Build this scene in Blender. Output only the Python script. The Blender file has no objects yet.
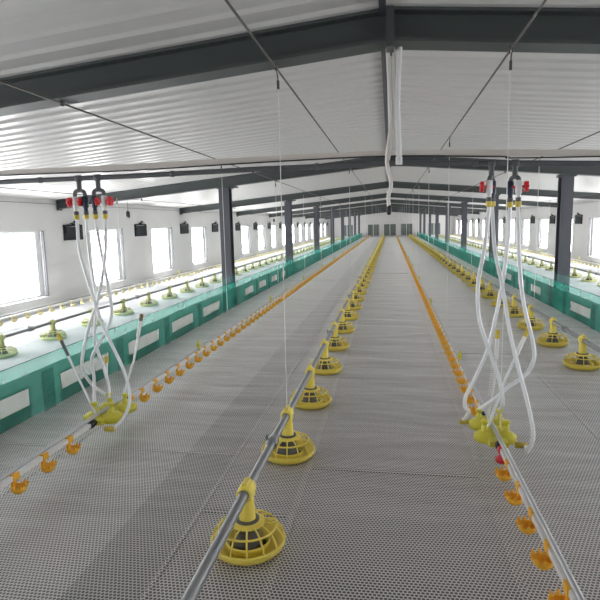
import bpy, math, random
from mathutils import Vector, Matrix
random.seed(7)
scene = bpy.context.scene
COL = scene.collection
PI = math.pi

# ------------------------------------------------------------------ camera
F = 540.0; VPX, VPY = 390.0, 222.0; ROLL = 0.0; CAMH = 1.40
Yc = Vector((VPX-300, 300-VPY, -F)).normalized()
up = Vector((-ROLL, 1, 0)); Zc = (up - Yc*up.dot(Yc)).normalized()
Xc = Yc.cross(Zc)
ROT = Matrix((Xc, Yc, Zc))
CAM = Vector((0, 0, CAMH))
def P(px, py, Y):
    d = ROT @ Vector((px-300, 300-py, -F))
    return CAM + d*(Y/d.y)
cd = bpy.data.cameras.new('camera'); cam = bpy.data.objects.new('camera', cd); COL.objects.link(cam)
cd.sensor_width = 36; cd.lens = F*36/600; cd.clip_start = .02; cd.clip_end = 300
cam.matrix_world = Matrix.Translation(CAM) @ ROT.to_4x4()
scene.camera = cam

# ------------------------------------------------------------------ materials
def mat(name, col, rough=.5, metal=0., spec=.5, emit=None, estr=0., var=0., vscale=6., bump=0., bscale=40., alpha=None, sss=0., trans=0.):
    m = bpy.data.materials.new(name); m.use_nodes = True
    nt = m.node_tree; N = nt.nodes; L = nt.links
    b = N['Principled BSDF']
    b.inputs['Base Color'].default_value = (*col, 1); b.inputs['Roughness'].default_value = rough
    b.inputs['Metallic'].default_value = metal; b.inputs['Specular IOR Level'].default_value = spec
    if trans: b.inputs['Transmission Weight'].default_value = trans
    if sss: b.inputs['Subsurface Weight'].default_value = sss; b.inputs['Subsurface Radius'].default_value = (.02,.02,.01)
    if emit: b.inputs['Emission Color'].default_value = (*emit, 1); b.inputs['Emission Strength'].default_value = estr
    if var or bump:
        tc = N.new('ShaderNodeTexCoord'); nz = N.new('ShaderNodeTexNoise'); nz.inputs['Scale'].default_value = vscale; nz.inputs['Detail'].default_value = 4
        L.new(tc.outputs['Object'], nz.inputs['Vector'])
        if var:
            mx = N.new('ShaderNodeMix'); mx.data_type = 'RGBA'
            mx.inputs[6].default_value = (*[c*(1-var) for c in col], 1); mx.inputs[7].default_value = (*[min(1, c*(1+var)) for c in col], 1)
            L.new(nz.outputs['Fac'], mx.inputs[0]); L.new(mx.outputs[2], b.inputs['Base Color'])
        if bump:
            n2 = N.new('ShaderNodeTexNoise'); n2.inputs['Scale'].default_value = bscale; L.new(tc.outputs['Object'], n2.inputs['Vector'])
            bp = N.new('ShaderNodeBump'); bp.inputs['Strength'].default_value = bump; bp.inputs['Distance'].default_value = .01
            L.new(n2.outputs['Fac'], bp.inputs['Height']); L.new(bp.outputs['Normal'], b.inputs['Normal'])
    if alpha is not None:
        tr = N.new('ShaderNodeBsdfTransparent'); ms = N.new('ShaderNodeMixShader'); ms.inputs[0].default_value = alpha
        L.new(tr.outputs[0], ms.inputs[1]); L.new(b.outputs[0], ms.inputs[2]); L.new(ms.outputs[0], N['Material Output'].inputs['Surface'])
    return m

M = {}
M['yellow'] = mat('yellow_plastic', (.86,.70,.12), .38, var=.06)
M['cup_overlit'] = mat('overlit_cup_plastic', (.80,.72,.38), .4)  # wall-side drinker cups, window overexposure painted in as a paler colour
M['yellow_overlit'] = mat('overlit_yellow_plastic', (.56,.60,.26), .4)  # yellow pans beyond the fences, with strong window light put into the colour
M['orange'] = mat('orange_plastic', (.95,.50,.035), .35)
M['lime'] = mat('lime_yellow_plastic', (.68,.62,.06), .35, var=.05)
M['gold'] = mat('gold_nut', (.62,.48,.06), .4)
M['red'] = mat('red_plastic', (.68,.02,.03), .35)
M['black'] = mat('black_plastic', (.015,.016,.02), .45)
M['blueblack'] = mat('dark_blue_body', (.02,.035,.07), .4)
M['pvc_grey'] = mat('grey_pvc', (.095,.10,.11), .5, var=.08)
M['pvc_white'] = mat('white_pvc', (.78,.78,.78), .35)
M['cream'] = mat('cream_paint', (.62,.58,.54), .55, var=.05)
M['galv'] = mat('galvanised_steel', (.26,.27,.28), .38, metal=.45, var=.12, vscale=30)
M['alu'] = mat('aluminium_rail', (.50,.51,.53), .35, metal=.7)
M['hose'] = mat('white_hose', (.80,.82,.85), .35)
M['coil'] = mat('clear_coil', (.72,.74,.76), .2, alpha=.75)
M['steel'] = mat('dark_grey_paint', (.062,.074,.074), .5, var=.10, vscale=3)
M['column'] = mat('blue_grey_paint', (.062,.068,.084), .5, var=.10, vscale=3)
M['cable'] = mat('steel_cable', (.06,.055,.05), .5, metal=.3)
M['cord'] = mat('white_cord', (.75,.75,.75), .6)
M['feed'] = mat('dark_feed_well', (.10,.095,.09), .5)
M['frame'] = mat('window_frame', (.62,.64,.66), .4)
M['jamb'] = mat('window_jamb', (.07,.075,.09), .5)
M['vent'] = mat('vent_black', (.012,.013,.015), .5, spec=.2)
M['ventgrey'] = mat('vent_panel', (.016,.018,.021), .5, spec=.2, var=.5, vscale=4)
M['pad'] = mat('end_window_pane', (.12,.14,.13), .3, var=.5, vscale=5)
M['plastic_wrap'] = mat('white_wrap', (.74,.70,.68), .5, var=.06)
M['brown'] = mat('brown_cap', (.16,.10,.03), .5)
M['pane'] = mat('daylit_pane', (.9,.92,.95), .3, emit=(1.0,.985,.985), estr=17.5)

def wall_mat():
    m = mat('white_plaster', (.59,.58,.57), .7, var=.06, vscale=1.5, bump=.15, bscale=12)
    return m
M['wall'] = wall_mat()
M['ceil'] = mat('white_ceiling_sheet', (.63,.62,.61), .34, var=.03, vscale=1.)

def net_mat(name, col, alpha, sc=160.):
    m = bpy.data.materials.new(name); m.use_nodes = True
    nt = m.node_tree; N = nt.nodes; L = nt.links
    for n in list(N): N.remove(n)
    out = N.new('ShaderNodeOutputMaterial'); tr = N.new('ShaderNodeBsdfTransparent')
    df = N.new('ShaderNodeBsdfDiffuse'); tl = N.new('ShaderNodeBsdfTranslucent'); ad = N.new('ShaderNodeMixShader'); mx = N.new('ShaderNodeMixShader')
    tc = N.new('ShaderNodeTexCoord'); nz = N.new('ShaderNodeTexNoise'); nz.inputs['Scale'].default_value = 5; nz.inputs['Detail'].default_value = 3
    L.new(tc.outputs['Object'], nz.inputs['Vector'])
    cr = N.new('ShaderNodeMix'); cr.data_type = 'RGBA'
    cr.inputs[6].default_value = (*[c*.8 for c in col], 1); cr.inputs[7].default_value = (*[min(1,c*1.2) for c in col], 1)
    L.new(nz.outputs['Fac'], cr.inputs[0])
    L.new(cr.outputs[2], df.inputs['Color']); L.new(cr.outputs[2], tl.inputs['Color'])
    ad.inputs[0].default_value = .45; L.new(df.outputs[0], ad.inputs[1]); L.new(tl.outputs[0], ad.inputs[2])
    mx.inputs[0].default_value = alpha; L.new(tr.outputs[0], mx.inputs[1]); L.new(ad.outputs[0], mx.inputs[2])
    L.new(mx.outputs[0], out.inputs['Surface'])
    return m
M['net_dense'] = net_mat('green_net_folded', (.030,.160,.122), .94)
M['net_mid'] = net_mat('green_net_single', (.06,.46,.36), .54)
M['net_liner'] = net_mat('pale_liner_net', (.27,.30,.26), .70)
M['net_join'] = net_mat('green_net_seam', (.030,.190,.150), .50)
M['net_thin'] = net_mat('green_net_fine', (.18,.60,.54), .15)

def floor_mat(name, base, hole, pitch, side=False):
    m = bpy.data.materials.new(name); m.use_nodes = True
    nt = m.node_tree; N = nt.nodes; L = nt.links
    b = N['Principled BSDF']; b.inputs['Roughness'].default_value = .38; b.inputs['Specular IOR Level'].default_value = .75; b.inputs['Sheen Weight'].default_value = .55; b.inputs['Sheen Roughness'].default_value = .35
    if side: b.inputs['Roughness'].default_value = .7; b.inputs['Specular IOR Level'].default_value = .2; b.inputs['Sheen Weight'].default_value = .15
    tc = N.new('ShaderNodeTexCoord'); mp = N.new('ShaderNodeMapping'); mp.inputs['Scale'].default_value = (1/pitch, 1/(pitch*1.0), 0)
    L.new(tc.outputs['Object'], mp.inputs['Vector'])
    sx = N.new('ShaderNodeSeparateXYZ'); L.new(mp.outputs[0], sx.inputs[0])
    def math_(op, a, bb=None):
        n = N.new('ShaderNodeMath'); n.operation = op
        for i, v in enumerate((a, bb)):
            if v is None: continue
            if isinstance(v, (int, float)): n.inputs[i].default_value = v
            else: L.new(v, n.inputs[i])
        return n.outputs[0]
    # staggered rows of round holes
    row = math_('FLOOR', sx.outputs[1]); off = math_('MULTIPLY', math_('MODULO', row, 2.), .5)
    fx = math_('SUBTRACT', math_('FRACT', math_('ADD', sx.outputs[0], off)), .5)
    fy = math_('SUBTRACT', math_('FRACT', sx.outputs[1]), .5)
    r = math_('SQRT', math_('ADD', math_('MULTIPLY', fx, fx), math_('MULTIPLY', fy, fy)))
    h = N.new('ShaderNodeMapRange'); h.inputs['From Min'].default_value = .36; h.inputs['From Max'].default_value = .44
    L.new(r, h.inputs['Value'])
    nz = N.new('ShaderNodeTexNoise'); nz.inputs['Scale'].default_value = 1.3; nz.inputs['Detail'].default_value = 5
    L.new(tc.outputs['Object'], nz.inputs['Vector'])
    cb = N.new('ShaderNodeMix'); cb.data_type = 'RGBA'
    cb.inputs[6].default_value = (*[c*.92 for c in base], 1); cb.inputs[7].default_value = (*[c*1.08 for c in base], 1)
    L.new(nz.outputs['Fac'], cb.inputs[0])
    cm = N.new('ShaderNodeMix'); cm.data_type = 'RGBA'; cm.inputs[6].default_value = (*hole, 1)
    L.new(h.outputs[0], cm.inputs[0]); L.new(cb.outputs[2], cm.inputs[7]); L.new(cm.outputs[2], b.inputs['Base Color'])
    # soft cross wrinkles of the laid mesh
    mp2 = N.new('ShaderNodeMapping'); mp2.inputs['Scale'].default_value = (.9, 3.2, 1); L.new(tc.outputs['Object'], mp2.inputs['Vector'])
    n2 = N.new('ShaderNodeTexNoise'); n2.inputs['Scale'].default_value = 1.; n2.inputs['Detail'].default_value = 2.5; L.new(mp2.outputs[0], n2.inputs['Vector'])
    bp = N.new('ShaderNodeBump'); bp.inputs['Strength'].default_value = .55; bp.inputs['Distance'].default_value = .06
    L.new(n2.outputs['Fac'], bp.inputs['Height']); L.new(bp.outputs['Normal'], b.inputs['Normal'])
    return m
M['mesh_a'] = floor_mat('slat_mesh', (.72,.69,.70), (.06,.055,.055), .0165)
M['mesh_b'] = floor_mat('slat_mesh_pale', (.78,.75,.76), (.10,.095,.095), .0165)
M['mesh_c'] = floor_mat('slat_mesh_dark', (.61,.585,.595), (.05,.047,.047), .0165)
M['mesh_side'] = floor_mat('slat_mesh_side', (.70,.74,.77), (.40,.42,.44), .0165, True)

# ------------------------------------------------------------------ mesh builder
class MB:
    def __init__(s): s.v = []; s.f = []; s.mi = []; s.sm = []; s.cur = 0
    def m(s, i): s.cur = i; return s
    def add(s, vs, fs, smooth=False):
        o = len(s.v); s.v += [tuple(v) for v in vs]
        for f in fs: s.f.append([i+o for i in f]); s.mi.append(s.cur); s.sm.append(smooth)
        return s
    def box(s, a, b):
        x0,y0,z0 = a; x1,y1,z1 = b
        return s.add([(x0,y0,z0),(x1,y0,z0),(x1,y1,z0),(x0,y1,z0),(x0,y0,z1),(x1,y0,z1),(x1,y1,z1),(x0,y1,z1)],
              [(0,3,2,1),(4,5,6,7),(0,1,5,4),(1,2,6,5),(2,3,7,6),(3,0,4,7)])
    def tube(s, pts, r, n=8, smooth=True, caps=True):
        pts = [Vector(p) for p in pts]; k = len(pts)
        rs = r if isinstance(r, (list, tuple)) else [r]*k
        t0 = (pts[1]-pts[0]).normalized(); ref = Vector((0,0,1)) if abs(t0.z) < .9 else Vector((1,0,0))
        u = t0.cross(ref).normalized(); vs = []; 
        for i, p in enumerate(pts):
            t = (pts[min(i+1,k-1)] - pts[max(i-1,0)]).normalized()
            u = (u - t*u.dot(t)).normalized(); w = t.cross(u)
            for j in range(n):
                a = 2*PI*j/n; vs.append(p + (u*math.cos(a)+w*math.sin(a))*rs[i])
        fs = [(i*n+j, i*n+(j+1)%n, (i+1)*n+(j+1)%n, (i+1)*n+j) for i in range(k-1) for j in range(n)]
        s.add(vs, fs, smooth)
        if caps:
            s.add(vs[:n], [tuple(reversed(range(n)))]); s.add(vs[-n:], [tuple(range(n))])
        return s
    def lathe(s, prof, c=(0,0,0), n=20, axis='Z', smooth=True):
        vs = []; c = Vector(c)
        for r, z in prof:
            for j in range(n):
                a = 2*PI*j/n; p = (r*math.cos(a), r*math.sin(a), z)
                if axis == 'Y': p = (p[0], p[2], p[1])
                if axis == 'X': p = (p[2], p[0], p[1])
                vs.append(c + Vector(p))
        k = len(prof)
        fs = [(i*n+j, i*n+(j+1)%n, (i+1)*n+(j+1)%n, (i+1)*n+j) for i in range(k-1) for j in range(n)]
        if axis == 'Y': fs = [tuple(reversed(f)) for f in fs]
        return s.add(vs, fs, smooth)
    def ring(s, R, r, z, n=24, k=6, c=(0,0,0)):
        prof = [(R+r*math.cos(2*PI*i/k), z+r*math.sin(2*PI*i/k)) for i in range(k+1)]
        return s.lathe(prof, c, n)
    def mesh(s, name, mats):
        me = bpy.data.meshes.new(name); me.from_pydata(s.v, [], s.f)
        for m_ in (mats if isinstance(mats, (list, tuple)) else [mats]): me.materials.append(m_)
        me.polygons.foreach_set('material_index', s.mi); me.polygons.foreach_set('use_smooth', s.sm); me.update()
        return me
    def build(s, name, mats, parent=None, loc=None, kind=None):
        o = bpy.data.objects.new(name, s.mesh(name, mats)); COL.objects.link(o)
        if parent is not None: o.parent = parent
        if loc is not None: o.location = loc
        if kind: o['kind'] = kind
        return o

def tag(o, label, cat, group=None):
    o['label'] = label; o['category'] = cat
    if group: o['group'] = group
    return o
def thing(name, label, cat, loc=(0,0,0), group=None):
    o = bpy.data.objects.new(name, None); o.empty_display_size = .1; COL.objects.link(o); o.location = loc
    return tag(o, label, cat, group)
def copy_tree(o, parent=None):
    c = o.copy(); COL.objects.link(c)
    if parent is not None: c.parent = parent
    for ch in list(o.children): copy_tree(ch, c)
    return c
def smooth_path(pts, sub=6):
    pts = [Vector(p) for p in pts]; out = []
    for i in range(len(pts)-1):
        p0 = pts[max(i-1,0)]; p1 = pts[i]; p2 = pts[i+1]; p3 = pts[min(i+2,len(pts)-1)]
        for k in range(sub):
            t = k/sub
            out.append(.5*((2*p1)+(p2-p0)*t+(2*p0-5*p1+4*p2-p3)*t*t+(3*p1-p0-3*p2+p3)*t**3))
    return out + [pts[-1]]
ORD = ['first','second','third','fourth','fifth','sixth','seventh','eighth','ninth','tenth','eleventh','twelfth','thirteenth','fourteenth','fifteenth','sixteenth','seventeenth','eighteenth','nineteenth','twentieth','twenty-first','twenty-second','twenty-third','twenty-fourth']

# ------------------------------------------------------------------ room
Y0, Y1 = -2.6, 53.0
WX = 5.95; RIDGE = 2.48; SL = .092
def ceil_z(x): return RIDGE - SL*abs(x)
NXL, NXR = 2.67, 2.54

# floor: lengths of plastic mesh laid side by side, each a flat sheet
fb = MB()
edges = [-WX, -2.70, -2.05, -1.25, -.93, -.47, .50, 1.32, 2.1, 2.54, WX]
kinds = [3, 1, 1, 2, 0, 0, 1, 0, 1, 3]
for (a, b), k in zip(zip(edges[:-1], edges[1:]), kinds):
    z = {0:0, 1:.0, 2:.0, 3:0}[k]
    fb.m(k).add([(a,Y0,z),(b,Y0,z),(b,Y1,z),(a,Y1,z)], [(0,1,2,3)])
# raised selvedges where one sheet overlaps the next
for x, w, k in ((-.47,.016,1), (-.93,.010,1), (.50,.014,1), (1.32,.016,1), (-2.05,.012,1), (2.1,.012,1)):
    fb.m(k).box((x-w,Y0,.0), (x+w,Y1,.004))
rng = random.Random(3)
for a_, b_ in ((-2.70,-.93),(-.93,-.47),(-.47,.50),(.50,1.32),(1.32,2.54)):
    y = {-2.70:3.05, -.47:2.92}.get(a_, 2 + rng.random()*6)
    while y < 40:
        fb.m(1).box((a_+.02,y-.012,.0), (b_-.02,y+.012,.004)); y += 7 + rng.random()*6
fb.m(2).box((-WX,Y0,-.12), (WX,Y1,-.004))
fb.build('floor', [M['mesh_a'], M['mesh_b'], M['mesh_c'], M['mesh_side']], kind='structure')

# ceiling: corrugated sheets following the roof pitch, ribs running across the house
cb = MB(); per = .19; prof = [(0,0),(.06,0),(.085,.016),(.165,.016)]
ys = []; y = Y0
while y < Y1:
    for dy, dz in prof: ys.append((min(y+dy, Y1), dz))
    y += per
for sgn in (-1, 1):
    vs = []; 
    for yy, dz in ys:
        vs.append((0, yy, RIDGE+dz)); vs.append((sgn*WX, yy, ceil_z(WX)+dz))
    fs = [(2*i, 2*i+1, 2*i+3, 2*i+2) for i in range(len(ys)-1)]
    if sgn > 0: fs = [tuple(reversed(f)) for f in fs]
    cb.add(vs, fs)
cb.add([(0,Y0,RIDGE+.12),(-WX,Y0,ceil_z(WX)+.12),(-WX,Y1,ceil_z(WX)+.12),(0,Y1,RIDGE+.12)], [(0,1,2,3)])
cb.add([(0,Y0,RIDGE+.12),(WX,Y0,ceil_z(WX)+.12),(WX,Y1,ceil_z(WX)+.12),(0,Y1,RIDGE+.12)], [(3,2,1,0)])
cb.build('ceiling', M['ceil'], kind='structure')
# ridge trim
tb = MB(); tb.box((-.055,Y0,RIDGE-.022), (-.02,Y1,RIDGE+.0)); tb.build('trim_1', M['jamb'], kind='structure')

# side walls with window openings
WIN0, WINP, WW, WZ0, WZ1, TH = 10.80, 2.84, 1.34, .24, 1.39, .20
def win_ys(shift):
    r = []; k = -6
    while True:
        yc = WIN0 + shift + WINP*k; k += 1
        if yc - WW/2 < Y0 + .2: continue
        if yc + WW/2 > Y1 - .3: break
        r.append(yc)
    return r
winno = [0]
def side_wall(sgn, name, shift):
    yl = win_ys(shift); b = MB(); top = ceil_z(WX) + .1
    xi, xo = sgn*WX, sgn*(WX+TH); xa, xb = min(xi,xo), max(xi,xo)
    b.box((xa,Y0,0), (xb,Y1,WZ0)); b.box((xa,Y0,WZ1), (xb,Y1,top))
    cur = Y0
    for yc in yl:
        b.box((xa,cur,WZ0), (xb,yc-WW/2,WZ1)); cur = yc+WW/2
    b.box((xa,cur,WZ0), (xb,Y1,WZ1))
    b.box((min(xi, xi-sgn*.02),Y0,top-.22), (max(xi,xi-sgn*.02),Y1,top-.19))   # ledge under the eave
    b.build(name, M['wall'], kind='structure')
    for yc in yl:
        winno[0] += 1
        r = bpy.data.objects.new('window_%d' % winno[0], None); COL.objects.link(r); r['kind'] = 'structure'; r.location = (sgn*(WX+.12), yc, 0)
        f = MB(); h = WW/2; t = .04
        f.box((-.025,-h,WZ0), (.025,-h+t,WZ1)); f.box((-.025,-h+t,WZ0), (.025,h-.13,WZ0+t)); f.box((-.025,-h+t,WZ1-t), (.025,h-.13,WZ1)); f.box((-.025,-.016,WZ0+t), (.025,.016,WZ1-t))
        f.box((-.025,h-.13,WZ0), (.025,h,WZ1))
        f.build('window_frame', M['frame'], r)
        j = MB(); j.box((min(-sgn*.118,-sgn*.075), h-.022, WZ0), (max(-sgn*.118,-sgn*.075), h, WZ1)); j.build('jamb', M['jamb'], r)
        p = MB(); p.box((-.006,-h+t,WZ0+t), (.006,-.016,WZ1-t)); p.box((-.006,.016,WZ0+t), (.006,h-.13,WZ1-t)); p.build('pane', M['pane'], r)
    return yl
wl = side_wall(-1, 'wall_left', 0.0)
wr = side_wall(1, 'wall_right', .6)

# end walls
def gable(y0, y1, name, holes):
    b = MB(); zt = ceil_z(WX)
    xs = sorted(set([-WX, WX] + [v for h in holes for v in h[:2]]))
    z0 = holes[0][2] if holes else 0; z1 = holes[0][3] if holes else 0
    if holes:
        b.box((-WX,y0,0), (WX,y1,z0))
        cur = -WX
        for h in holes: b.box((cur,y0,z0), (h[0],y1,z1)); cur = h[1]
        b.box((cur,y0,z0), (WX,y1,z1))
    else: z1 = 0
    v = [(-WX,y0,z1),(WX,y0,z1),(WX,y0,zt+.1),(0,y0,RIDGE+.1),(-WX,y0,zt+.1)]
    v += [(x,y1,z) for x,_,z in v]
    b.add(v, [(0,1,2,3,4),(9,8,7,6,5),(0,5,6,1),(1,6,7,2),(2,7,8,3),(3,8,9,4),(4,9,5,0)])
    b.build(name, M['wall'], kind='structure')
ez0, ez1 = .06, 1.25
eh = [(-4.75,-3.5,ez0,ez1),(-2.15,-.98,ez0,ez1),(-.62,.60,ez0,ez1),(.97,2.15,ez0,ez1),(3.5,4.75,ez0,ez1)]
gable(Y1, Y1+.2, 'wall_far', eh)
gable(Y0-.2, Y0, 'wall_back', [])
for a, b_, z0, z1 in eh:
    winno[0] += 1
    r = bpy.data.objects.new('window_%d' % winno[0], None); COL.objects.link(r); r['kind'] = 'structure'; r.location = ((a+b_)/2, Y1+.08, 0)
    h = (b_-a)/2; f = MB(); t = .05
    f.box((-h,-.03,z0),(-h+t,.03,z1)); f.box((h-t,-.03,z0),(h,.03,z1)); f.box((-h+t,-.03,z0),(h-t,.03,z0+t)); f.box((-h+t,-.03,z1-t),(h-t,.03,z1)); f.box((-.03,-.03,z0+t),(.03,.03,z1-t))
    f.build('window_frame', M['frame'], r)
    p = MB(); p.box((-h+t,-.006,z0+t),(-.03,.006,z1-t)); p.box((.03,-.006,z0+t),(h-t,.006,z1-t)); p.build('pane', M['pad'], r)

# ------------------------------------------------------------------ steel frames
frames = [3.02] + [9.10 + 5.85*k for k in range(8)]
def rafter(y):
    b = MB(); dep = .165; hw = .075
    for sgn in (-1, 1):
        xe = sgn*(WX-.02)
        for (za, zb, w) in ((-.016, -.001, hw), (-dep+.016, -.016, .012), (-dep, -dep+.016, hw)):
            e = .0
            p = [(0, RIDGE+za), (xe, ceil_z(xe)+za), (xe, ceil_z(xe)+zb), (0, RIDGE+zb)]
            vs = [(x, -w, z) for x, z in p] + [(x, w, z) for x, z in p]
            fs = [(0,1,2,3),(7,6,5,4),(0,4,5,1),(1,5,6,2),(2,6,7,3),(3,7,4,0)]
            if sgn > 0: fs = [tuple(reversed(f)) for f in fs]
            b.add(vs, fs)
        # end plate at the wall, haunch plate over the column and apex plate
        xp = sgn*2.70
        b.box((min(xe-sgn*.02,xe),-hw,ceil_z(xe)-.19), (max(xe-sgn*.02,xe),hw,ceil_z(xe)-.02))
        b.box((xp-.13,-hw,ceil_z(xp)-dep-.028), (xp+.13,hw,ceil_z(xp)-dep-.004))
    b.box((-.02,-hw-.01,RIDGE-dep-.03), (.02,hw+.01,RIDGE-.003))
    return b
raf0 = rafter(0).mesh('roof_rafter', M['steel'])
def column():
    b = MB(); zt = ceil_z(2.70) - .165 - .03; w, d = .088, .10
    b.box((-w,-d,.02), (w,-d+.014,zt)); b.box((-w,d-.014,.02), (w,d,zt)); b.box((-.008,-d+.014,.02), (.008,d-.014,zt))
    return b
colm = column().mesh('shaft', M['column'])
bp_ = MB(); bp_.box((-.13,-.14,.001), (.13,.14,.02))
for sx in (-1,1):
    for sy in (-1,1): bp_.lathe([(.0,.045),(.012,.045),(.012,.02)], (sx*.108, sy*.118, 0), 6, smooth=False)
bpm = bp_.mesh('base_plate', M['column'])
cp_ = MB(); zt_ = ceil_z(2.70) - .165 - .03; cp_.box((-.12,-.11,zt_-.012), (.12,.11,zt_))
for sx in (-1,1): cp_.add([(sx*.09,-.006,zt_-.012),(sx*.118,-.006,zt_-.012),(sx*.09,-.006,zt_-.09),(sx*.09,.006,zt_-.012),(sx*.118,.006,zt_-.012),(sx*.09,.006,zt_-.09)], [(0,1,2),(5,4,3),(0,3,4,1),(1,4,5,2),(2,5,3,0)])
cpm = cp_.mesh('cap_plate', M['column'])
for i, y in enumerate(frames):
    o = bpy.data.objects.new('roof_rafter', raf0); COL.objects.link(o); o.location = (0, y, 0)
    tag(o, 'dark grey pitched steel roof rafter, %s counting from the camera end of the house' % ORD[i], 'rafter', 'roof rafters')
    if i == 0: continue          # its columns stand outside the picture
    for sgn, side in ((-1, 'left'), (1, 'right')):
        t = thing('steel_column', 'dark grey steel column in the %s row behind green netting, %s from the camera' % (side, ORD[i-1]), 'column', (-2.79 if sgn < 0 else 2.69, y, 0), 'steel columns, %s row' % side)
        for nm, me in (('shaft', colm), ('base_plate', bpm), ('cap_plate', cpm)):
            c = bpy.data.objects.new(nm, me); COL.objects.link(c); c.parent = t

# ------------------------------------------------------------------ green net fences
def net_fence(sgn, side):
    t = thing('net_fence', 'long low green netting fence with cut openings along the %s columns' % side, 'netting', (-NXL if sgn < 0 else NXR, 0, 0))
    ya, yb = Y0+.3, Y1-.05
    def wob(y, z): return .012*math.sin(y*1.7+sgn)*min(1, z*3) + .006*math.sin(y*5.1+z*9)
    # folded lower part with openings
    b = MB(); zs = [.0, .10, .228, .335]; opens = []
    k0 = 3.93 if sgn < 0 else 3.93
    k = -6
    while True:
        y = k0 + 1.155*k; k += 1
        if y + .78 > yb: break
        if y > ya + .05 and y < 14.2 and not 8.2 < y < 9.0: opens.append((y, y+.75-max(0, y-7.5)*.055))
    br = sorted(set([round(v, 4) for v in [ya + (yb-ya)*q/150 for q in range(151)] if all(abs(v-e) > .03 for o_ in opens for e in o_)] + [round(e, 4) for o_ in opens for e in o_]))
    def band(b, z0, z1, skip=()):
        for a, c in zip(br[:-1], br[1:]):
            m_ = (a+c)/2
            if any(o_[0] < m_ < o_[1] for o_ in skip): continue
            b.add([(wob(a,z0),a,z0),(wob(c,z0),c,z0),(wob(c,z1),c,z1),(wob(a,z1),a,z1)], [(0,1,2,3)])
    band(b, zs[0], zs[1]); band(b, zs[1], zs[2], opens); band(b, zs[2], zs[3])
    b.build('folded_skirt', M['net_dense'], t)
    for nm, z0, z1, mm in (('netting', .335, .432, 'net_mid'), ('fine_netting', .432, .56, 'net_thin')):
        b = MB(); band(b, z0, z1)
        b.build(nm, M[mm], t)
    b = MB(); b.tube([(0,y,.434) for y in [ya+(yb-ya)*i/60 for i in range(61)]], .0035, 5); b.build('top_wire', M['net_dense'], t)
    # doubled net where the rolls join, beside each opening
    for a, c in opens:
        b = MB(); b.add([(sgn*.012, a-.02, .0), (sgn*.012, c+.02, .0), (sgn*.012, c+.02, .25), (sgn*.012, a-.02, .25)], [(0,1,2,3)])
        b.build('opening_liner', M['net_liner'], t)
    for a, c in opens[:24]:
        b = MB(); y = c + .13
        b.add([(-sgn*.022, y, 0), (-sgn*.022, y+.15, 0), (-sgn*.022, y+.15, .322), (-sgn*.022, y, .322)], [(0,1,2,3)])
        b.build('joining_strip', M['net_join'], t)
net_fence(-1, 'left'); net_fence(1, 'right')

# ------------------------------------------------------------------ wall vents
vm = MB(); vm.box((0,-.30,1.20),(.03,.30,1.23)); vm.box((0,-.30,1.46),(.03,.30,1.49)); vm.box((0,-.30,1.23),(.03,-.265,1.46)); vm.box((0,.265,1.23),(.03,.30,1.46))
vfm = vm.mesh('vent_frame', M['vent'])
vp = MB(); vp.add([(.012,-.265,1.23),(.012,.265,1.23),(.055,.265,1.45),(.055,-.265,1.45),(.004,-.265,1.23),(.004,.265,1.23),(.045,.265,1.45),(.045,-.265,1.45)], [(0,1,2,3),(7,6,5,4),(0,4,5,1),(1,5,6,2),(2,6,7,3),(3,7,4,0)])
vpm = vp.mesh('vent_flap', M['ventgrey'])
vh = MB(); vh.box((0,-.03,1.49),(.05,.03,1.52)); vh.tube([(.03,-.22,1.482),(.06,-.04,1.54),(.06,.04,1.54),(.03,.22,1.482)], .006, 6); vh.lathe([(.0,-.012),(.022,-.012),(.022,.012),(0,.012)], (.055,0,1.545), 10, 'X')
vhm = vh.mesh('pulley_bracket', M['vent'])
def vents(sgn, yl, side):
    ys_ = [y + WINP/2 + .12 for y in yl if y + WINP/2 < Y1-.5]
    seen = 0
    for y in ys_:
        if y < 3: 
            continue
        if (sgn < 0 and y < 8.0) or (sgn > 0 and y < 16.8): continue
        lab = 'black hinged air vent high on the %s white wall, %s from the camera' % (side, ORD[seen] if seen < len(ORD) else 'last')
        t = thing('wall_vent', lab, 'vent', (sgn*(WX-.001), y, 0), 'air vents on the %s wall' % side)
        t.rotation_euler.z = 0 if sgn < 0 else PI
        for nm, me in (('vent_frame', vfm), ('vent_flap', vpm), ('pulley_bracket', vhm)):
            c = bpy.data.objects.new(nm, me); COL.objects.link(c); c.parent = t
        seen += 1
vents(-1, wl, 'left'); vents(1, wr, 'right')

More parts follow.
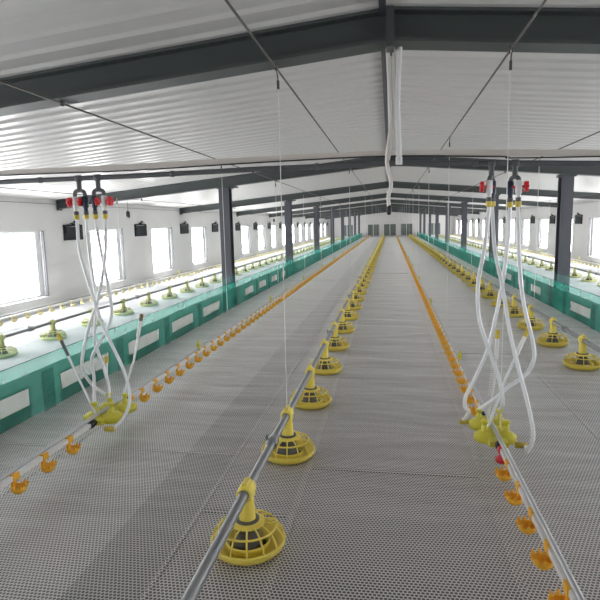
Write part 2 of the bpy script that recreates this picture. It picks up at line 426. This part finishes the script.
# ------------------------------------------------------------------ feeder lines
TZ = .265
def pan_parts(n=28, wires=14):
    d = {}
    b = MB(); b.lathe([(.0,.006),(.10,.004),(.130,.008),(.148,.022),(.155,.040),(.163,.040),(.163,.034),(.152,.016),(.132,.001),(.10,.0),(0,.0)], n=n); 
    b.lathe([(.085,.008),(.100,.040),(.092,.046),(.075,.010)], n=n)
    d['feed_pan'] = (b, M['yellow'])
    b = MB(); b.ring(.158, .007, .045, n); b.ring(.050, .008, .126, 16); b.ring(.125, .005, .106, n)
    for i in range(wires):
        a = 2*PI*i/wires; c, s = math.cos(a), math.sin(a)
        b.tube([(c*.05,s*.05,.127),(c*.10,s*.10,.120),(c*.130,s*.130,.103),(c*.152,s*.152,.072),(c*.158,s*.158,.046)], .0042, 5)
    b.lathe([(.048,.130),(.066,.128),(.078,.125),(.078,.121),(.066,.124),(.048,.126)], n=n)
    d['grill'] = (b, M['yellow'])
    b = MB(); b.lathe([(.0,.011),(.082,.014),(.062,.04),(.046,.095),(.046,.124),(.030,.124)], n=20); d['feed_cone'] = (b, M['feed'])
    b = MB(); b.lathe([(.047,.120),(.052,.131),(.052,.140),(.036,.140)], n=18); d['collar'] = (b, M['feed'])
    b = MB(); b.lathe([(.036,.139),(.033,.20),(.031,.24)], n=16)
    b.lathe([(.024,-.045),(.034,-.043),(.035,0),(.034,.043),(.024,.045)], (0,0,TZ), 18, 'Y')
    b.box((-.03,-.032,.235),(.03,.032,.25)); b.box((-.011,-.03,TZ+.028),(.011,.03,TZ+.047))
    d['drop_tube'] = (b, M['yellow'])
    return d
pp = pan_parts(); pm = {k: b.mesh(k, m_) for k, (b, m_) in pp.items()}
far = MB()
lp = pan_parts(14, 9)
for i, k in enumerate(('feed_pan','grill','feed_cone','collar','drop_tube')):
    b = lp[k][0]; far.m(0 if k in ('feed_pan','grill','drop_tube') else 1)
    for f, s_ in zip(b.f, b.sm): pass
    far.add(b.v, b.f, True)
farm = far.mesh('pan_feeder', [M['yellow'], M['feed']]); farp = far.mesh('pan_feeder', [M['yellow_overlit'], M['feed']])
pms = {k: b.mesh(k, M['yellow_overlit'] if m_ == M['yellow'] else m_) for k, (b, m_) in pp.items()}
PS = .950
def feeder_line(x, ystart, name_l, grp, nnear, short):
    t = thing('feed_tube', 'long galvanised feed tube %s' % name_l, 'feed tube', (x, 0, TZ if abs(x) < 3 else TZ*.8), 'feed tubes')
    ye = Y1 - .5; ya = Y0+.3
    b = MB(); b.tube([(0,ya,0),(0,ye,0)], .0215 if abs(x) < 3 else .0185, 14); b.build('tube', M['galv'], t)
    k = 0; y = ystart - .42 + PS - (PS*3 if abs(x) > 1 else 0)
    while y < ye and k < 18:
        b = MB(); b.lathe([(.0215,-.035),(.030,-.035),(.030,.035),(.0215,.035)], (0,y,0), 14, 'Y'); b.box((-.034,y-.012,-.01),(-.026,y+.012,.036)); b.build('tube_coupling', M['galv'], t)
        y += PS*3; k += 1
    y = ystart; i = 0
    while y < ye - .3:
        if i < 22: lab = ('yellow' if abs(x) < 3 else 'overexposed pale green') + ' pan feeder, %s from the camera on the %s' % (ORD[i], short)
        else: lab = 'tiny ' + ('yellow' if abs(x) < 3 else 'overexposed pale green') + ' pan feeder past the twenty-second on the %s' % short
        yaw = (i*.37) % 1
        if i < nnear:
            o = thing('pan_feeder', lab, 'feeder', (x, y, 0), grp); o.scale.z = 1 if abs(x) < 3 else .8
            for k_, me in (pm if abs(x) < 3 else pms).items():
                c = bpy.data.objects.new(k_, me); COL.objects.link(c); c.parent = o
                if k_ == 'grill': c.rotation_euler.z = yaw
        else:
            o = bpy.data.objects.new('pan_feeder', farm if abs(x) < 3 else farp); COL.objects.link(o); o.location = (x, y, 0); o.scale.z = 1 if abs(x) < 3 else .8; tag(o, lab, 'feeder', grp)
        y += PS; i += 1
feeder_line(-.612, 3.075-PS, 'running down the middle of the floor', 'pan feeders, middle line', 18, 'middle feed tube')
feeder_line(1.785, 5.32, 'running just inside the right net fence', 'pan feeders, line inside the right fence', 12, 'feed tube inside the right fence')
feeder_line(-4.32, 5.32, 'lying beyond the left net fence', 'pan feeders beyond the left fence', 10, 'feed tube beyond the left fence')
feeder_line(4.32, 11.75, 'lying beyond the right net fence', 'pan feeders beyond the right fence', 8, 'feed tube beyond the right fence')

# ------------------------------------------------------------------ nipple drinker lines
PZ = .16
def nipple(pale=False):
    b = MB()
    b.box((-.017,-.022,-.017),(.017,.022,.019)); b.lathe([(.010,-.017),(.010,-.040),(.006,-.044),(.006,-.056),(0,-.056)], (0,0,0), 8)
    b.box((-.007,-.018,-.078),(.007,-.008,-.017)); b.box((-.007,-.014,-.082),(.030,.004,-.072))
    b.lathe([(.0,-.088),(.018,-.087),(.035,-.072),(.042,-.048),(.036,-.048),(.029,-.068),(.014,-.078),(0,-.078)], (.022,0,0), 10)
    for q in (-2,-1,0,1,2): a_ = q*.75; cx, cy = .022+math.cos(a_)*.037, math.sin(a_)*.037; b.tube([(cx,cy,-.052),(cx+.008*math.cos(a_),cy+.008*math.sin(a_),-.034)], [.0085,.005], 5)
    return b
npm = nipple().mesh('nipple_drinker', M['orange'])
npp = nipple().mesh('nipple_drinker', M['cup_overlit'])
NB = nipple()
hc = MB(); hc.box((-.016,-.012,-.018),(.016,.012,.055)); hc.tube([(0,0,.055),(0,0,.075),(.006,0,.095)], [.008,.007,.004], 6); hc.box((-.014,-.006,.066),(.014,.006,.074))
hcm = hc.mesh('hanger_clip', M['lime'])
def drinker_line(x, ya, name_l, sp, off, gaps=(), pale=False, sgn=1):
    t = thing('drinker_line', 'long white water pipe with %s nipple drinkers %s' % ('overexposed pale yellow' if pale else 'orange', name_l), 'drinker line', (x, 0, PZ), 'drinker lines')
    ye = Y1-.5
    segs = []; cur = ya
    for g in gaps: segs.append((cur, g[0])); cur = g[1]
    segs.append((cur, ye))
    for a, c in segs:
        b = MB(); b.box((-.0125,a,-.0125),(.0125,c,.0125)); b.build('water_pipe', M['pvc_white'], t)
    b = MB(); b.tube([(0,ya,.036),(0,ye,.036)], .0125, 10); b.build('support_rail', M['alu'] if not pale else M['galv'], t)
    ys_ = []; y = ya + off
    while y < ye:
        if not any(g[0]-.03 < y < g[1]+.03 for g in gaps): ys_.append(y)
        y += sp
    me = npp if pale else npm
    for y in ys_[:99]:
        c = bpy.data.objects.new('nipple_drinker', me); COL.objects.link(c); c.parent = t; c.location = (0, y, 0)
        if sgn < 0: c.rotation_euler.z = PI
    b = MB()
    for y in ys_[99:]: b.add([(v[0]*sgn, v[1]*sgn+y, v[2]) for v in NB.v], NB.f)
    o = b.build('nipple_drinker', M['cup_overlit'] if pale else M['orange'], t); o['kind'] = 'stuff'
    y = ya + off + sp*1.35; k = 0
    while y < ye and k < 40:
        if not any(g[0]-.1 < y < g[1]+.1 for g in gaps):
            c = bpy.data.objects.new('hanger_clip', hcm); COL.objects.link(c); c.parent = t; c.location = (0, y, .030)
        y += sp*14; k += 1
def PZat(px, py, z):
    d = ROT @ Vector((px-300, 300-py, -F)); return CAM + d*((z-CAMH)/d.z)
REG_L = Vector((-1.89, PZat(110,411,PZ).y, PZ)); REG_R = Vector((.60, PZat(500,430,PZ).y, PZ))
print('REG', REG_L, REG_R)
drinker_line(-1.89, 1.3, 'left of the middle feed tube', .240, .063, [(REG_L.y-.26, REG_L.y+.26)])
drinker_line(.60, 1.0, 'right of the middle feed tube', .240, .07, [(REG_R.y-.25, REG_R.y+.25)], sgn=-1)
drinker_line(-5.45, 4.5, 'below the left wall windows', .30, .1, pale=True)
drinker_line(5.45, 8.0, 'below the right wall windows', .30, .1, pale=True, sgn=-1)

# ------------------------------------------------------------------ pressure regulators
def regulator(loc, label, risers, sgn, barbs, lr=.076):
    t = thing('pressure_regulator', label, 'regulator', loc, 'water pressure regulators')
    b = MB()
    for dx in (-1, 1):
        for dy in (-1, 1):
            c = (dx*.060, dy*.098, 0)
            b.lathe([(0,-.034),(lr-.012,-.032),(lr,-.020),(lr,.004),(lr-.008,.014),(.034,.028),(.0,.030)], c, 20)
    b.box((-.05,-.215,-.020),(.05,.215,.010))
    b.build('diaphragm_housing', M['lime'], t)
    for dx in (-1, 1):
        for dy in (-1, 1):
            b = MB(); b.lathe([(.020,.018),(.018,.055),(.012,.060),(.012,.078),(.022,.080),(.022,.094),(0,.096)], (dx*.060, dy*.098, 0), 12); b.build('adjusting_knob', M['lime'], t)
    for dy in (-1, 1):
        b = MB(); b.lathe([(.014,-.03),(.024,-.03),(.026,0),(.022,.03),(.014,.03)], (0, dy*.243, 0), 14, 'Y'); b.build('black_coupling', M['black'], t)
    b = MB(); b.lathe([(.014,-.02),(.023,-.02),(.023,.02),(.014,.02)], (0, sgn*.288, -.004), 12, 'Y'); b.lathe([(.0,-.075),(.030,-.070),(.034,-.05),(.012,-.03),(.012,-.01)], (0, sgn*.288, 0), 12); b.build('drain_cup', M['red'] if sgn < 0 else M['orange'], t)
    # hose barbs
    for q in barbs:
        b = MB(); b.lathe([(.0,-.035),(.017,-.035),(.017,.02),(.012,.03),(0,.03)], q, 10, 'X'); b.build('hose_barb', M['gold'], t)
    for pts, kind in risers:
        lp_ = [Vector(p)-Vector(loc) for p in pts]
        b = MB(); b.tube(lp_, .008 if kind != 'coil' else .006, 8)
        if kind == 'coil':
            n = 22; a0, a1 = lp_[0], lp_[-1]
            hel = []
            for i in range(n*8+1):
                a = 2*PI*i/8; hel.append(a0.lerp(a1, .30+.55*i/(n*8)) + Vector((math.cos(a)*.012, math.sin(a)*.012, 0)))
            b.tube(hel, .003, 4)
        rp = b.build('breather_tube', M['hose'] if kind != 'coil' else M['pvc_white'], t)
        top = lp_[-1]; dr = (lp_[-1]-lp_[-2]).normalized()
        b = MB(); b.tube([top-dr*.02, top+dr*.03], .014, 10); b.build('tube_cap', M['gold'] if kind != 'brown' else M['brown'], rp)
        if kind != 'yellow':
            b = MB(); b.tube([top-dr*.14, top-dr*.02], .012, 10); b.build('sleeve', M['pvc_white'] if kind != 'grey' else M['pvc_grey'], rp)
    return t
BL = PZat(110,429,.14); BR1 = PZat(513,457,.14); BR2 = PZat(476,413,.14)
BL.x = min(BL.x, REG_L.x+.14); BR1.x = REG_R.x+.13; BR2.x = REG_R.x-.13; BR1.y = max(BR1.y, REG_R.y-.17); BR2.y = min(BR2.y, REG_R.y+.17)
print('BARBS', BL-REG_L, BR1-REG_R, BR2-REG_R)
RL = [([REG_L+Vector((-.02,-.15,.03)), P(77,375,3.40), P(60,338,3.42)], 'grey'),
      ([REG_L+Vector((0,.16,.03)), P(134,360,3.62), P(141,318,3.66)], 'brown'),
      ([REG_L+Vector((-.03,.05,.08)), P(107,375,3.50), P(106.5,360,3.50)], 'yellow')]
RR = [([REG_R+Vector((-.02,.05,.03)), P(495,380,3.24), P(497.5,335,3.24)], 'coil'),
      ([REG_R+Vector((-.03,-.04,.03)), P(505,380,3.3), P(526,334,3.4)], 'white')]
regulator(REG_L, 'flat yellow water regulator fed by four white hoses on the left drinker line', RL, 1, [tuple(BL-REG_L)])
regulator(REG_R, 'knobbly yellow water regulator fed by four white hoses on the right drinker line', RR, -1, [tuple(BR1-REG_R), tuple(BR2-REG_R)], .060)

# ------------------------------------------------------------------ water main, cream batten, valves, hoses
YM = 3.42
def lat(pts, Y): return [P(x, y, Y) for x, y in pts]
def bar_path(pix, Y, xs):
    out = []
    for (x, y) in pix: out.append(P(x, y, Y))
    return out
g = bar_path([(0,182),(130,176.2),(260,169),(390,163.5),(500,163),(600,163.6)], YM, None)
def extend(pts, x):
    a, b = (pts[1], pts[0]) if x < pts[0].x else (pts[-2], pts[-1])
    t = (x - b.x)/(b.x - a.x); return Vector((x, YM, b.z + (b.z-a.z)*t*.4))
left_e = extend(g, -WX+.01); right_e = extend(g, WX-.01)
gpath = [left_e] + g + [right_e]
def main_z(x):
    for a, b in zip(gpath[:-1], gpath[1:]):
        if a.x <= x <= b.x: return a.z + (b.z-a.z)*(x-a.x)/(b.x-a.x)
wm = thing('water_main', 'grey plastic water pipe crossing the house below the first rafter', 'pipe', (0, YM, main_z(0)))
b = MB(); b.tube([p-Vector((0,YM,main_z(0))) for p in gpath], .0165, 12); b.build('pipe', M['pvc_grey'], wm)
for i in range(12):
    x = -5.2 + i*.95
    b = MB(); b.lathe([(.0165,-.012),(.021,-.012),(.021,.012),(.0165,.012)], (x, 0, main_z(x)-main_z(0)), 10, 'X'); b.build('pipe_clip', M['pvc_grey'], wm)
# cream batten lying over the pipe
bt = MB(); off = .060
for a, b_ in zip(gpath[:-1], gpath[1:]):
    h = .017; y0, y1 = YM-.012, YM+.022
    za, zb = a.z+off, b_.z+off
    bt.add([(a.x,y0,za-h),(b_.x,y0,zb-h),(b_.x,y1,zb-h),(a.x,y1,za-h),(a.x,y0,za+h),(b_.x,y0,zb+h),(b_.x,y1,zb+h),(a.x,y1,za+h)], [(0,3,2,1),(4,5,6,7),(0,1,5,4),(2,3,7,6)])
a = gpath[0]; b_ = gpath[-1]
tag(bt.build('cream_batten', M['cream']), 'long cream coloured batten crossing the house just above the grey water pipe', 'batten')
cbp = [p + Vector((0, -.018, off-.022 + .004*math.sin(i*2.1))) for i, p in enumerate(gpath)]
b = MB(); b.tube(smooth_path(cbp, 5), .0045, 6); tag(b.build('batten_shade_line', M['black']), 'thin black line standing for shadow along the lower edge of the cream batten', 'cable')  # black tube stands in for the shadow line under the batten

def valve(px, loc_y, off, label, left):
    """twin valve drop: tee from the main, grey yoke, two bodies, red handles, yellow nuts"""
    top = P(px, 190, loc_y); x0 = top.x; zm = main_z(x0)
    t = thing('water_valve', label, 'valve', (x0, YM, zm), 'twin water valves')
    dz = 0
    ox, oy = off; hw = .037 if ox > .03 else ox
    b = MB(); b.tube([(0,0,0),(0,0,-.085)], .016, 12); b.lathe([(.016,-.02),(.022,-.02),(.022,.02),(.016,.02)], (0,0,0), 12, 'X'); b.build('tee_stub', M['pvc_grey'], t)
    b = MB(); b.tube(smooth_path([(-ox,-oy,-.140),(-ox,-oy,-.100),(-ox*.68,-oy*.68,-.084),(0,0,-.080),(ox*.68,oy*.68,-.086),(ox,oy,-.104),(ox,oy,-.160)], 5), .0135, 10); b.build('yoke', M['pvc_grey'], t)
    for s_ in (-1, 1):
        outer = (s_ < 0) == left
        zt = -.118 if ox > .03 else -.100
        b = MB(); b.lathe([(.012,zt),(.019,zt-.004),(.019,zt-.075),(.014,zt-.08),(.014,zt-.10)], (s_*ox,s_*oy,0), 12)
        vb = b.build('valve_body', M['pvc_white'] if outer else M['blueblack'], t)
        d = -1 if s_ < 0 else 1
        dirs = d if outer else -d*.0 + d*-1
        b = MB(); xh = s_*ox + (d*.034 if outer else 0); yh = 0 if outer else -.034
        if outer:
            b.lathe([(.007,-.016),(.007,.012)], (s_*ox+d*.024,s_*oy,zt-.038), 8, 'X')
            for k in range(6):
                a_ = 2*PI*k/6; b.lathe([(0,-.010),(.011,-.010),(.011,.010),(0,.010)], (s_*ox+d*.042, s_*oy+math.cos(a_)*.020, zt-.038+math.sin(a_)*.022), 8, 'X')
            b.lathe([(0,-.008),(.022,-.008),(.022,.008),(0,.008)], (s_*ox+d*.042,s_*oy,zt-.038), 12, 'X')
        else:
            b.lathe([(.007,-.016),(.007,.02)], (s_*ox-d*.018,0,zt-.038), 8, 'X')
            for k in range(6):
                a_ = 2*PI*k/6; b.lathe([(0,-.008),(.010,-.008),(.010,.008),(0,.008)], (s_*ox-d*.028, math.cos(a_)*.018-.01, zt-.038+math.sin(a_)*.020), 8, 'X')
            b.lathe([(0,-.007),(.02,-.007),(.02,.007),(0,.007)], (s_*ox-d*.028,-.01,zt-.038), 12, 'X')
        b.build('red_handle', M['red'], t)
        b = MB(); b.lathe([(.0155,zt-.10),(.0165,zt-.104),(.0165,zt-.122),(.0155,zt-.126)], (s_*ox,s_*oy,0), 12); b.build('lower_union', M['pvc_grey'], t)
        b = MB(); b.lathe([(.0145,zt-.122),(.0185,zt-.125),(.0185,zt-.148),(.012,zt-.156),(.0,zt-.156)], (s_*ox,s_*oy,0), 8, smooth=False); b.build('hose_nut', M['gold'], t)
    return [Vector((x0+s_*ox, YM+s_*oy, zm-(.118 if ox > .03 else .100)-.150)) for s_ in (-1, 1)]
hl = valve(79.5, YM, (.036,0), 'twin water valve with red handles farthest left on the grey water pipe', True)
hl += valve(98.5, YM, (.036,0), 'twin water valve with red handles, second from the left on the grey water pipe', False)
hr = valve(491, YM, (.016,.034), 'twin water valve with red handle, third from the left on the grey water pipe', True)
hr += valve(514.5, YM, (.016,-.034), 'twin water valve with red handle farthest right on the grey water pipe', False)

def hose(start, pix, end, label, grp):
    n = len(pix); pts = [start + Vector((0,0,.0)), start - Vector((0,0,.03))]
    for x, y, Y in pix: pts.append(P(x, y, Y))
    pts.append(Vector(end))
    b = MB(); b.tube(smooth_path(pts, 6), .0115, 10)
    return tag(b.build('water_hose', M['hose']), label, 'hose', grp)
gl = 'white hoses on the left drinker line'; gr_ = 'white hoses on the right drinker line'
hose(hl[0], [(80,252,3.40),(91,290,3.36),(104,328,3.34),(122,366,3.32),(129,388,3.28),(129,405,3.22),(122,420,3.14)], BL+Vector((.02,0,0)), 'white hose from the farthest left yellow nut sweeping round the regulator front', gl)
hose(hl[1], [(90,258,3.46),(96,300,3.46),(95,340,3.48),(104,368,3.47),(109,388,3.46)], REG_L+Vector((-.060,.098,.09)), 'white hose hanging from the second left yellow nut down to the regulator middle', gl)
hose(hl[2], [(102,256,3.42),(110,295,3.42),(111,318,3.43),(101,340,3.46),(92,358,3.48),(94,378,3.46)], REG_L+Vector((-.060,-.098,.09)), 'white hose from the third left yellow nut bulging right then tucked behind', gl)
hose(hl[3], [(105,258,3.38),(98,298,3.40),(88,330,3.42),(82,364,3.44),(90,382,3.45),(103,393,3.46)], REG_L+Vector((-.050,.098,.085)), 'white hose from the fourth left yellow nut looping out widest to the wall side', gl)
hose(hr[0], [(484,250,3.36),(478,285,3.32),(479,318,3.30),(488,347,3.26),(498,375,3.22),(503,402,3.18)], REG_R+Vector((.060,.098,.09)), 'white hose from the third left twin valve curving through to the regulator top', gr_)
hose(hr[1], [(495,250,3.34),(502,285,3.30),(511,338,3.22),(523,385,3.14),(531,418,3.06),(533,438,3.00),(527,452,2.98)], BR1+Vector((.02,0,0)), 'white hose swinging farthest down right of the regulator to its front barb', gr_)
hose(hr[2], [(507,250,3.44),(500,296,3.44),(488,348,3.44),(475,378,3.44),(466,396,3.42),(465,407,3.40),(469,412,3.38)], BR2+Vector((-.02,0,0)), 'white hose crossing left of the coil tube and hooking under the drinker pipe', gr_)
hose(hr[3], [(519,255,3.36),(523,300,3.32),(532,338,3.30),(534,358,3.28),(526,374,3.28),(507,388,3.26),(493,400,3.24)], REG_R+Vector((-.060,.098,.09)), 'white hose bulging right then doubling back behind the regulator', gr_)

# ------------------------------------------------------------------ winch cables with drop cords
def winch_cable(x, z, label, cords, cord_to, hooks=True, r=.006):
    t = thing('winch_cable', label, 'cable', (x, 0, z), 'steel winch cables')
    b = MB(); b.tube([(0,Y0+.01,0),(0,Y1-.01,0)], r, 6); b.build('steel_wire', M['cable'], t)
    if hooks:
        for y in frames:
            zc = ceil_z(x) - .165 - z
            yy = y
            b = MB(); b.tube([(.0,yy,zc),(0,yy,.0)], .004, 5); b.lathe([(0,-.006),(.020,-.006),(.020,.006),(0,.006)], (0,yy,.004), 10, 'X'); b.build('pulley_hanger', M['cable'], t)
    for y, zend in cords:
        b = MB(); b.tube([(0,y,-.005),(.0,y,zend-z)], .0024, 5); c = b.build('drop_cord', M['cord'], t)
        b = MB(); b.tube([(0,y-.05,0),(0,y-.01,-.03),(0,y,-.06)], .004, 5); b.box((-.006,y-.008,-.10),(.006,y+.008,-.055)); b.build('cord_hook', M['cable'], t)
def cl(y0, st, n, z): return [(y0+st*k, z) for k in range(n)]
winch_cable(-1.89, 2.13, 'dark steel cable under the ceiling above the left drinker line', cl(6.06,2.97,15,PZ+.10), 0)
winch_cable(-.612, 2.245, 'dark steel cable under the ceiling above the middle feed tube', [(3.075,TZ+.04)]+cl(8.45,5.35,8,TZ+.04), 0)
winch_cable(.60, 2.245, 'dark steel cable under the ceiling above the right drinker line', [(3.0,PZ+.1)]+cl(5.86,2.97,15,PZ+.10), 0)
winch_cable(1.785, 2.13, 'dark steel cable under the ceiling above the right inner feed tube', cl(7.1,5.35,8,TZ+.04), 0)
winch_cable(-4.32, 1.885, 'thin dark cable under the ceiling near the left wall', cl(8.2,5.35,5,TZ+.03), 0, r=.005)
winch_cable(4.32, 1.885, 'thin dark cable under the ceiling near the right wall', cl(10.6,5.35,5,TZ+.03), 0, r=.005)

winch_cable(-5.35, 1.812, 'thin dark cable closest to the left wall above the window heads', [], 0, r=.004)
winch_cable(5.35, 1.812, 'thin dark cable closest to the right wall above the window heads', [], 0, r=.004)
# small hanging black sensors by the left wall
for i, (px, py, Y, lab) in enumerate(((128,214,11.0,'small black capsule hanging by the left wall, first from the camera'), (274,220,25.,'small black capsule hanging by the left wall, second from the camera'))):
    c = P(px, py, Y); t = thing('hanging_lamp', lab, 'lamp', c, 'small hanging lamps')
    b = MB(); b.lathe([(0,-.09),(.030,-.085),(.042,-.05),(.042,.04),(.02,.055),(.012,.075),(0,.075)], n=14); b.build('lamp_body', M['black'], t)
    b = MB(); b.tube([(0,0,.07),(0,0,ceil_z(c.x)-c.z)], .004, 5); b.build('flex', M['black'], t)

# ------------------------------------------------------------------ white cables hanging from the apex of the first rafter
YH = 3.05; ztop = RIDGE - .168
t = thing('hanging_cable', 'wavy twisted white cable with black plug hanging below the roof apex', 'cable', (0, YH, ztop))
O = Vector((0, YH, ztop))
def strand(pix, r, name, m, parent, top):
    pts = [Vector(top)] + [P(x, y, YH) - O for x, y in pix]
    b = MB(); b.tube(smooth_path(pts, 5), r, 8); return b.build(name, m, parent)
strand([(389.5,90),(390,110),(390.5,128),(388,148),(387,163),(390,176),(391,186),(388.5,196),(389,208)], .0105, 'cable', M['plastic_wrap'], t, (-.012,0,-.002))
strand([(393.5,90),(395,112),(392,132),(390.5,148),(388.5,160)], .0075, 'cable', M['plastic_wrap'], t, (.020,0,-.002))
e = P(389, 207, YH) - O
b = MB(); b.lathe([(.0,.012),(.010,.010),(.013,-.012),(.013,-.034),(.006,-.044),(0,-.044)], e, 12); b.build('plug', M['black'], t)
t = thing('hanging_conduit', 'straight thick white conduit hanging beside the twisted cable at the apex', 'conduit', (.05, YH, ztop))
O2 = Vector((.05, YH, ztop))
pts = [Vector((0,0,-.002))] + [P(x, y, YH) - O2 for x, y in [(397.5,99),(398,125),(399,150),(399,164.5)]]
b = MB(); b.tube(smooth_path(pts, 5), .0145, 12); b.build('pipe', M['pvc_white'], t)
b = MB(); b.lathe([(.0145,-.02),(.018,-.02),(.018,.02),(.0145,.02)], pts[-1]+Vector((0,0,.02)), 12); b.build('pipe_end', M['pvc_white'], t)

# ------------------------------------------------------------------ light
w = bpy.data.worlds.new('world'); scene.world = w; w.use_nodes = True
w.node_tree.nodes['Background'].inputs[0].default_value = (.85,.92,1,1); w.node_tree.nodes['Background'].inputs[1].default_value = 1.0
vs_ = scene.view_settings; vs_.view_transform = 'Standard'; vs_.look = 'None'; vs_.exposure = 0.0; vs_.gamma = 1; vs_.use_curve_mapping = False
scene.cycles.max_bounces = 12; scene.cycles.diffuse_bounces = 7; scene.cycles.transparent_max_bounces = 16
scene.cycles.use_denoising = True
scene.cycles.sample_clamp_indirect = 6
